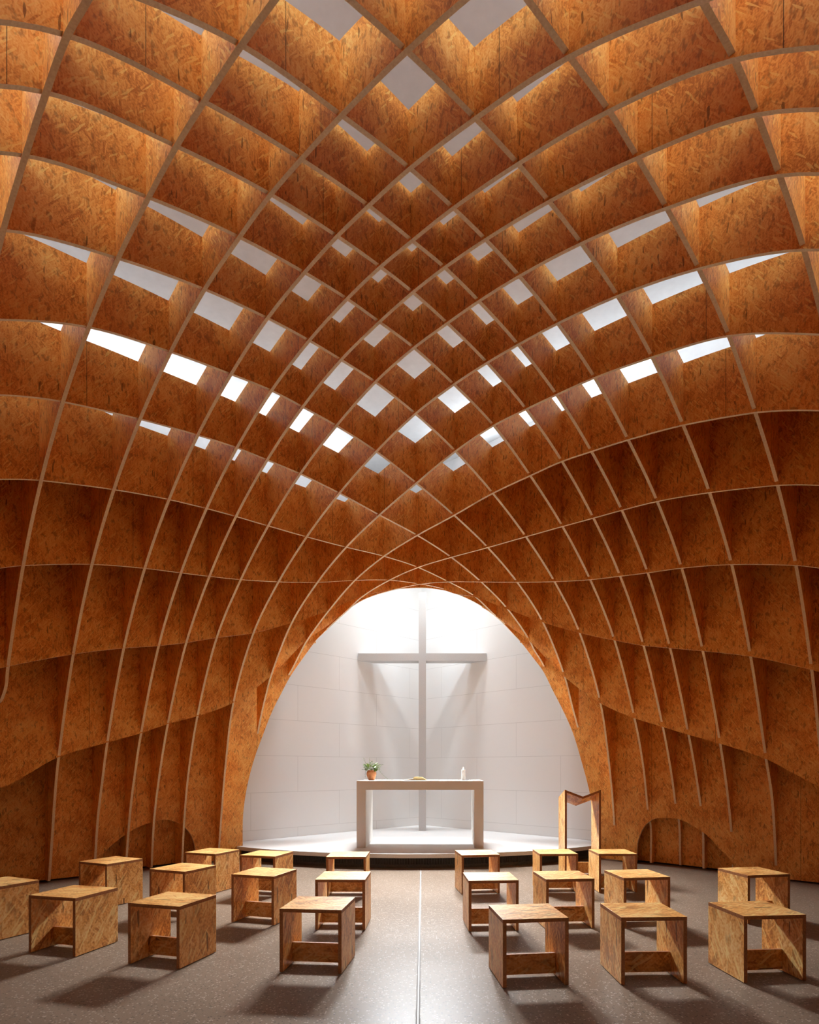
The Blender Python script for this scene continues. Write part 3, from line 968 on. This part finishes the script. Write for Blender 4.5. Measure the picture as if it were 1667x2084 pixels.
bm = bmesh.new()
slab_profile(bm, [(-.200, 0), (-.20, .004), (-.15, .010), (-.06, .019), (-.03, .018), (.0, .004), (.19, .004), (.192, 0)], -.13, .13)
obj('cover', bm, M['cover'], book)
bm = bmesh.new()
slab_profile(bm, [(-.025, .012), (-.03, .030), (-.018, .050), (.01, .056), (.06, .054), (.115, .052), (.150, .030), (.185, .005), (.0, .005)], -.122, .122)
obj('page_block', bm, [M['page']], book)
bm = bmesh.new()
slab_profile(bm, [(-.185, .006), (-.15, .0115), (-.06, .0205), (-.031, .0225), (-.03, .0185), (-.06, .0192), (-.15, .0102)], -.122, .122)
obj('page_block', bm, [M['paper']], book)

ky = 9.80
kx = (943 - PX) / F_PX * ky
sau = empty('candle_plate', (kx, ky, ATOP)); tag(sau, 'flat grey plate under the candle at the right of the altar', 'plate')
bm = bmesh.new(); lathe(bm, [(0.055, 0), (0.085, 0.003), (0.092, 0.008), (0.089, 0.009), (0.05, 0.005)], 40)
bmesh.ops.recalc_face_normals(bm, faces=bm.faces[:]); obj('plate_disc', bm, M['plate'], sau, True)
can = empty('pillar_candle', (kx, ky, ATOP + 0.005)); tag(can, 'short white pillar candle with a lit flame on the altar', 'candle')
bm = bmesh.new(); lathe(bm, [(0.0325, 0), (0.0335, 0.003), (0.0335, 0.155), (0.031, 0.163), (0.024, 0.160), (0.008, 0.152)], 36)
bmesh.ops.recalc_face_normals(bm, faces=bm.faces[:]); obj('wax_body', bm, M['wax'], can, True)
bm = bmesh.new(); tube(bm, [(0, 0, .15), (0, 0, .165), (.002, 0, .172)], 0.0013); obj('wick', bm, M['wick'], can)
bm = bmesh.new(); lathe(bm, [(0.001, .164), (0.006, .170), (0.0085, .178), (0.007, .188), (0.003, .198), (0.0005, .206)], 16)
obj('flame', bm, M['flame'], can, True)

# ------------------------------------------------------------------ lectern
LY = 8.05
lx0, lx1 = (1149.6 - PX) / F_PX * LY, (1223.6 - PX) / F_PX * LY
LWd = lx1 - lx0
lec = empty('lectern', ((lx0 + lx1) / 2, LY, 0), 0.02)
tag(lec, 'tall strand board lectern with V shaped reading top right of altar', 'lectern')
LD, LT, ZF, ZV = 0.36, 0.027, 1.154, 1.062
DROP = 0.115


def lbox(name, P8, parent, off):
    bm = bmesh.new()
    vs = [bm.verts.new(p) for p in P8]
    for f in ((0, 1, 2, 3), (7, 6, 5, 4), (0, 4, 5, 1), (1, 5, 6, 2), (2, 6, 7, 3), (3, 7, 4, 0)):
        bm.faces.new([vs[k] for k in f])
    bmesh.ops.recalc_face_normals(bm, faces=bm.faces[:])
    box_uv(bm, off)
    for f in bm.faces:
        n = f.normal
        if abs(n.y) > 0.9 and name != 'brace': f.material_index = 1
    return obj(name, bm, [M['stool'], M['stool_edge_shaded']], parent)


for s in (-1, 1):
    xa, xb = (-LWd / 2, -LWd / 2 + LT) if s < 0 else (LWd / 2 - LT, LWd / 2)
    lbox('side_panel', [(xa, 0, .004), (xb, 0, .004), (xb, LD, .004), (xa, LD, .004), (xa, 0, ZF - (0 if s < 0 else .011)), (xb, 0, ZF - (.011 if s < 0 else 0)), (xb, LD, ZF - DROP - (.011 if s < 0 else 0)), (xa, LD, ZF - DROP - (0 if s < 0 else .011))], lec, (s * 3, 1))
    xo, xi = s * (LWd / 2 - LT), 0
    zo, zi = ZF - .011, ZV
    a, b = sorted(((xo, zo), (xi, zi)))
    lbox('reading_board', [(a[0], 0, a[1] - .030), (b[0], 0, b[1] - .030), (b[0], LD, b[1] - .030 - DROP), (a[0], LD, a[1] - .030 - DROP), (a[0], 0, a[1]), (b[0], 0, b[1]), (b[0], LD, b[1] - DROP), (a[0], LD, a[1] - DROP)], lec, (s * 5, 2))
lbox('brace', [(-LWd / 2 + LT, .17, .018), (LWd / 2 - LT, .17, .018), (LWd / 2 - LT, .192, .018), (-LWd / 2 + LT, .192, .018), (-LWd / 2 + LT, .17, .165), (LWd / 2 - LT, .17, .165), (LWd / 2 - LT, .192, .165), (-LWd / 2 + LT, .192, .165)], lec, (7, 7))

# ------------------------------------------------------------------ stools
SW, SD, SH, ST = 0.444, 0.428, 0.45, 0.025


def stool_part(name, lo, hi, parent, off, swap=False, edge_axis=1):
    bm = bmesh.new()
    add_box(bm, lo, hi, bevel=0.0012)
    box_uv(bm, off, swap)
    for f in bm.faces:
        ax = max(range(3), key=lambda i: abs(f.normal[i]))
        dims = [hi[i] - lo[i] for i in range(3)]
        thin = min(range(3), key=lambda i: dims[i])
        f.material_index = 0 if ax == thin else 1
    return obj(name, bm, [M['stool'], M['stool_edge_shaded']], parent)


def make_stool(k):
    """Each stool is cut from another part of the board, so its strands differ."""
    o = (k * 2.37, k * 1.61)
    r = empty('box_stool')
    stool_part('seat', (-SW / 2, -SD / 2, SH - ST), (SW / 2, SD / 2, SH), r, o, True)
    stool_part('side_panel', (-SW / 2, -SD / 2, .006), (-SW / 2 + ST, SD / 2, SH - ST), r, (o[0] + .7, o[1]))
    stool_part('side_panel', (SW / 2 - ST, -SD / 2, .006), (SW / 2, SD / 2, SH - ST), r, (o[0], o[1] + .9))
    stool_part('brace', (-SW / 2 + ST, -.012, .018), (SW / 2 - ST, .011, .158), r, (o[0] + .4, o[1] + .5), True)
    for sx in (-1, 1):
        for sy in (-1, 1):
            bm = bmesh.new(); lathe(bm, [(0.009, 0), (0.009, .0065)], 12, sx * (SW / 2 - ST / 2), sy * (SD / 2 - .03))
            obj('glide', bm, M['foot'], r)
    return r


STOOLS = [
    ((-3.743, 5.249, -0.421), 'orange strand board box stool cut off by the left edge of the photo'),
    ((-2.851, 4.860, -0.257), 'strand board box stool second from the left edge in the front row'),
    ((-3.434, 6.526, -0.452), 'strand board box stool leftmost of the middle row, before the ribbed wall'),
    ((-1.942, 4.584, -0.275), 'front row box stool with dark knots on its sunlit right side, left of the aisle'),
    ((-2.467, 6.058, -0.380), 'closed looking box stool second from left in the middle row'),
    ((-2.605, 7.252, -0.357), 'rear left box stool standing just right of the low arched niche'),
    ((-1.581, 5.790, -0.276), 'middle row box stool third from left, lower brace visible, left of the aisle'),
    ((-1.899, 7.049, -0.254), 'rear box stool at the left end of the curved platform'),
    ((-0.817, 4.446, -0.097), 'front row box stool nearest the floor joint on its left side'),
    ((-0.795, 5.584, -0.021), 'middle row box stool nearest the floor joint on its left, half hidden'),
    ((-0.942, 6.980, 0.000), 'rear box stool below the left leg of the altar'),
    ((0.545, 7.127, 0.140), 'rear box stool below the right leg of the altar'),
    ((0.543, 5.542, 0.066), 'middle row box stool nearest the floor joint on its right side'),
    ((0.666, 4.182, 0.120), 'pale topped front row box stool nearest the floor joint on its right'),
    ((1.476, 7.199, 0.026), 'rear box stool in front of the lectern'),
    ((1.226, 5.614, 0.101), 'middle row box stool second to the right of the floor joint'),
    ((2.160, 7.205, 0.019), 'rear box stool furthest right, right of the lectern'),
    ((1.931, 5.689, 0.128), 'middle row box stool third to the right of the floor joint'),
    ((1.472, 4.226, 0.043), 'orange topped box stool in the middle of the three right front stools'),
    ((3.099, 5.827, 0.178), 'rightmost box stool of the middle row, behind the front right corner stool'),
    ((2.287, 4.272, 0.099), 'front row box stool at the far right with pale flecks on top'),
]
for k, ((x, y, a), lab) in enumerate(STOOLS):
    r = make_stool(k)
    r.location = (x, y, 0); r.rotation_euler = (0, 0, a)
    tag(r, lab, 'stool', 'strand board box stools in rows')

# ------------------------------------------------------------------ light
def area(name, loc, target, sx, sy, power, color=(1, 1, 1), spread=180):
    l = bpy.data.lights.new(name, 'AREA')
    l.shape = 'RECTANGLE'; l.size = sx; l.size_y = sy; l.energy = power; l.color = color
    l.spread = math.radians(spread)
    o = bpy.data.objects.new(name, l); COL.objects.link(o)
    o.location = loc
    o.rotation_euler = (Vector(target) - Vector(loc)).to_track_quat('-Z', 'Y').to_euler()
    return o


# daylight falling down the white tower above the altar niche
area('tower_skylight', (-0.15, 11.8, 12.4), (-0.15, 11.8, 0), 3.2, 2.1, 760, (0.88, 0.97, 1.05))
area('tower_window', (-0.15, 10.75, 6.3), (-0.15, 12.9, 2.0), 1.2, 0.4, 11, (0.88, 0.97, 1.05), 80)
# high windows in the two back walls of the tower, out of sight above the arch, look down the nave
for sx in (-1, 1):
    area('tower_back_window', (-0.15 + sx * 0.8, 12.2, 5.55), (-0.15 - sx * 0.8, 4.0, 0.0), 1.3, 0.8, 240, (0.92, 0.98, 1.02), 82)
# slim sun beams through small panes of the tower, two pale patches on the left niche wall
for (u, v, sx, sy) in ((698, 1375, .40, .30), (717, 1470, .16, .36)):
    x = (u - LCX) / LF; yy = AD / (1 - x)
    tgt = lat(yy * (1 + x), AD, EYE + (VH - v) * yy / F_PX)
    area('sun_beam', tgt + Vector((1.9, -0.55, 5.2)), tgt, sx, sy, 0.035, (1, 0.98, 0.95), 2)
# lamps standing on the closed boards wash the white roof lining
zc = 5.8
cm, dm = (ATTIC[0] + ATTIC[1]) / 2, (ATTIC[2] + ATTIC[3]) / 2
for (c, d), p in (((ATTIC[1] + 1.7, dm + .6), 15), ((cm + .6, ATTIC[3] + 1.7), 15), ((ATTIC[0] - 1.0, dm), 50), ((cm, ATTIC[2] - 1.0), 50)):
    q = lat(c, d, zc)
    area('roof_wash', q, lat(c * .72 + cm * .28, d * .72 + dm * .28, 7.3), 5.2, 0.5, p, (0.88, 0.97, 1.05), 150)
can_l = bpy.data.lights.new('candle_glow', 'POINT'); can_l.energy = 0.3; can_l.color = (1, .62, .3); can_l.shadow_soft_size = 0.01
o = bpy.data.objects.new('candle_glow', can_l); COL.objects.link(o); o.location = (kx, ky, ATOP + 0.215)

w = bpy.data.worlds.new('world'); SC.world = w; w.use_nodes = True
w.node_tree.nodes['Background'].inputs[0].default_value = (0.9, 0.95, 1, 1)
w.node_tree.nodes['Background'].inputs[1].default_value = 0.0

# ------------------------------------------------------------------ camera
cd = bpy.data.cameras.new('camera')
cam = bpy.data.objects.new('camera', cd); COL.objects.link(cam)
cam.location = (0, 0, EYE)
cam.rotation_euler = (math.radians(90), 0, 0)
cd.sensor_fit = 'AUTO'; cd.sensor_width = 36
cd.lens = 36 * F_PX / 2084
cd.shift_x = (833.5 - PX) / 2084
cd.shift_y = (VH - 1042) / 2084
cd.clip_start = 0.05
SC.camera = cam

SC.view_settings.view_transform = 'Standard'
SC.view_settings.look = 'None'
SC.view_settings.gamma = 1
SC.view_settings.use_curve_mapping = False
SC.view_settings.exposure = 1.05
SC.cycles.max_bounces = 7
SC.cycles.diffuse_bounces = 6
SC.cycles.glossy_bounces = 2
SC.cycles.transmission_bounces = 0
SC.cycles.use_adaptive_sampling = True
SC.cycles.adaptive_threshold = 0.02
SC.cycles.caustics_reflective = False
SC.cycles.caustics_refractive = False
SC.cycles.use_denoising = True
SC.cycles.sample_clamp_indirect = 6
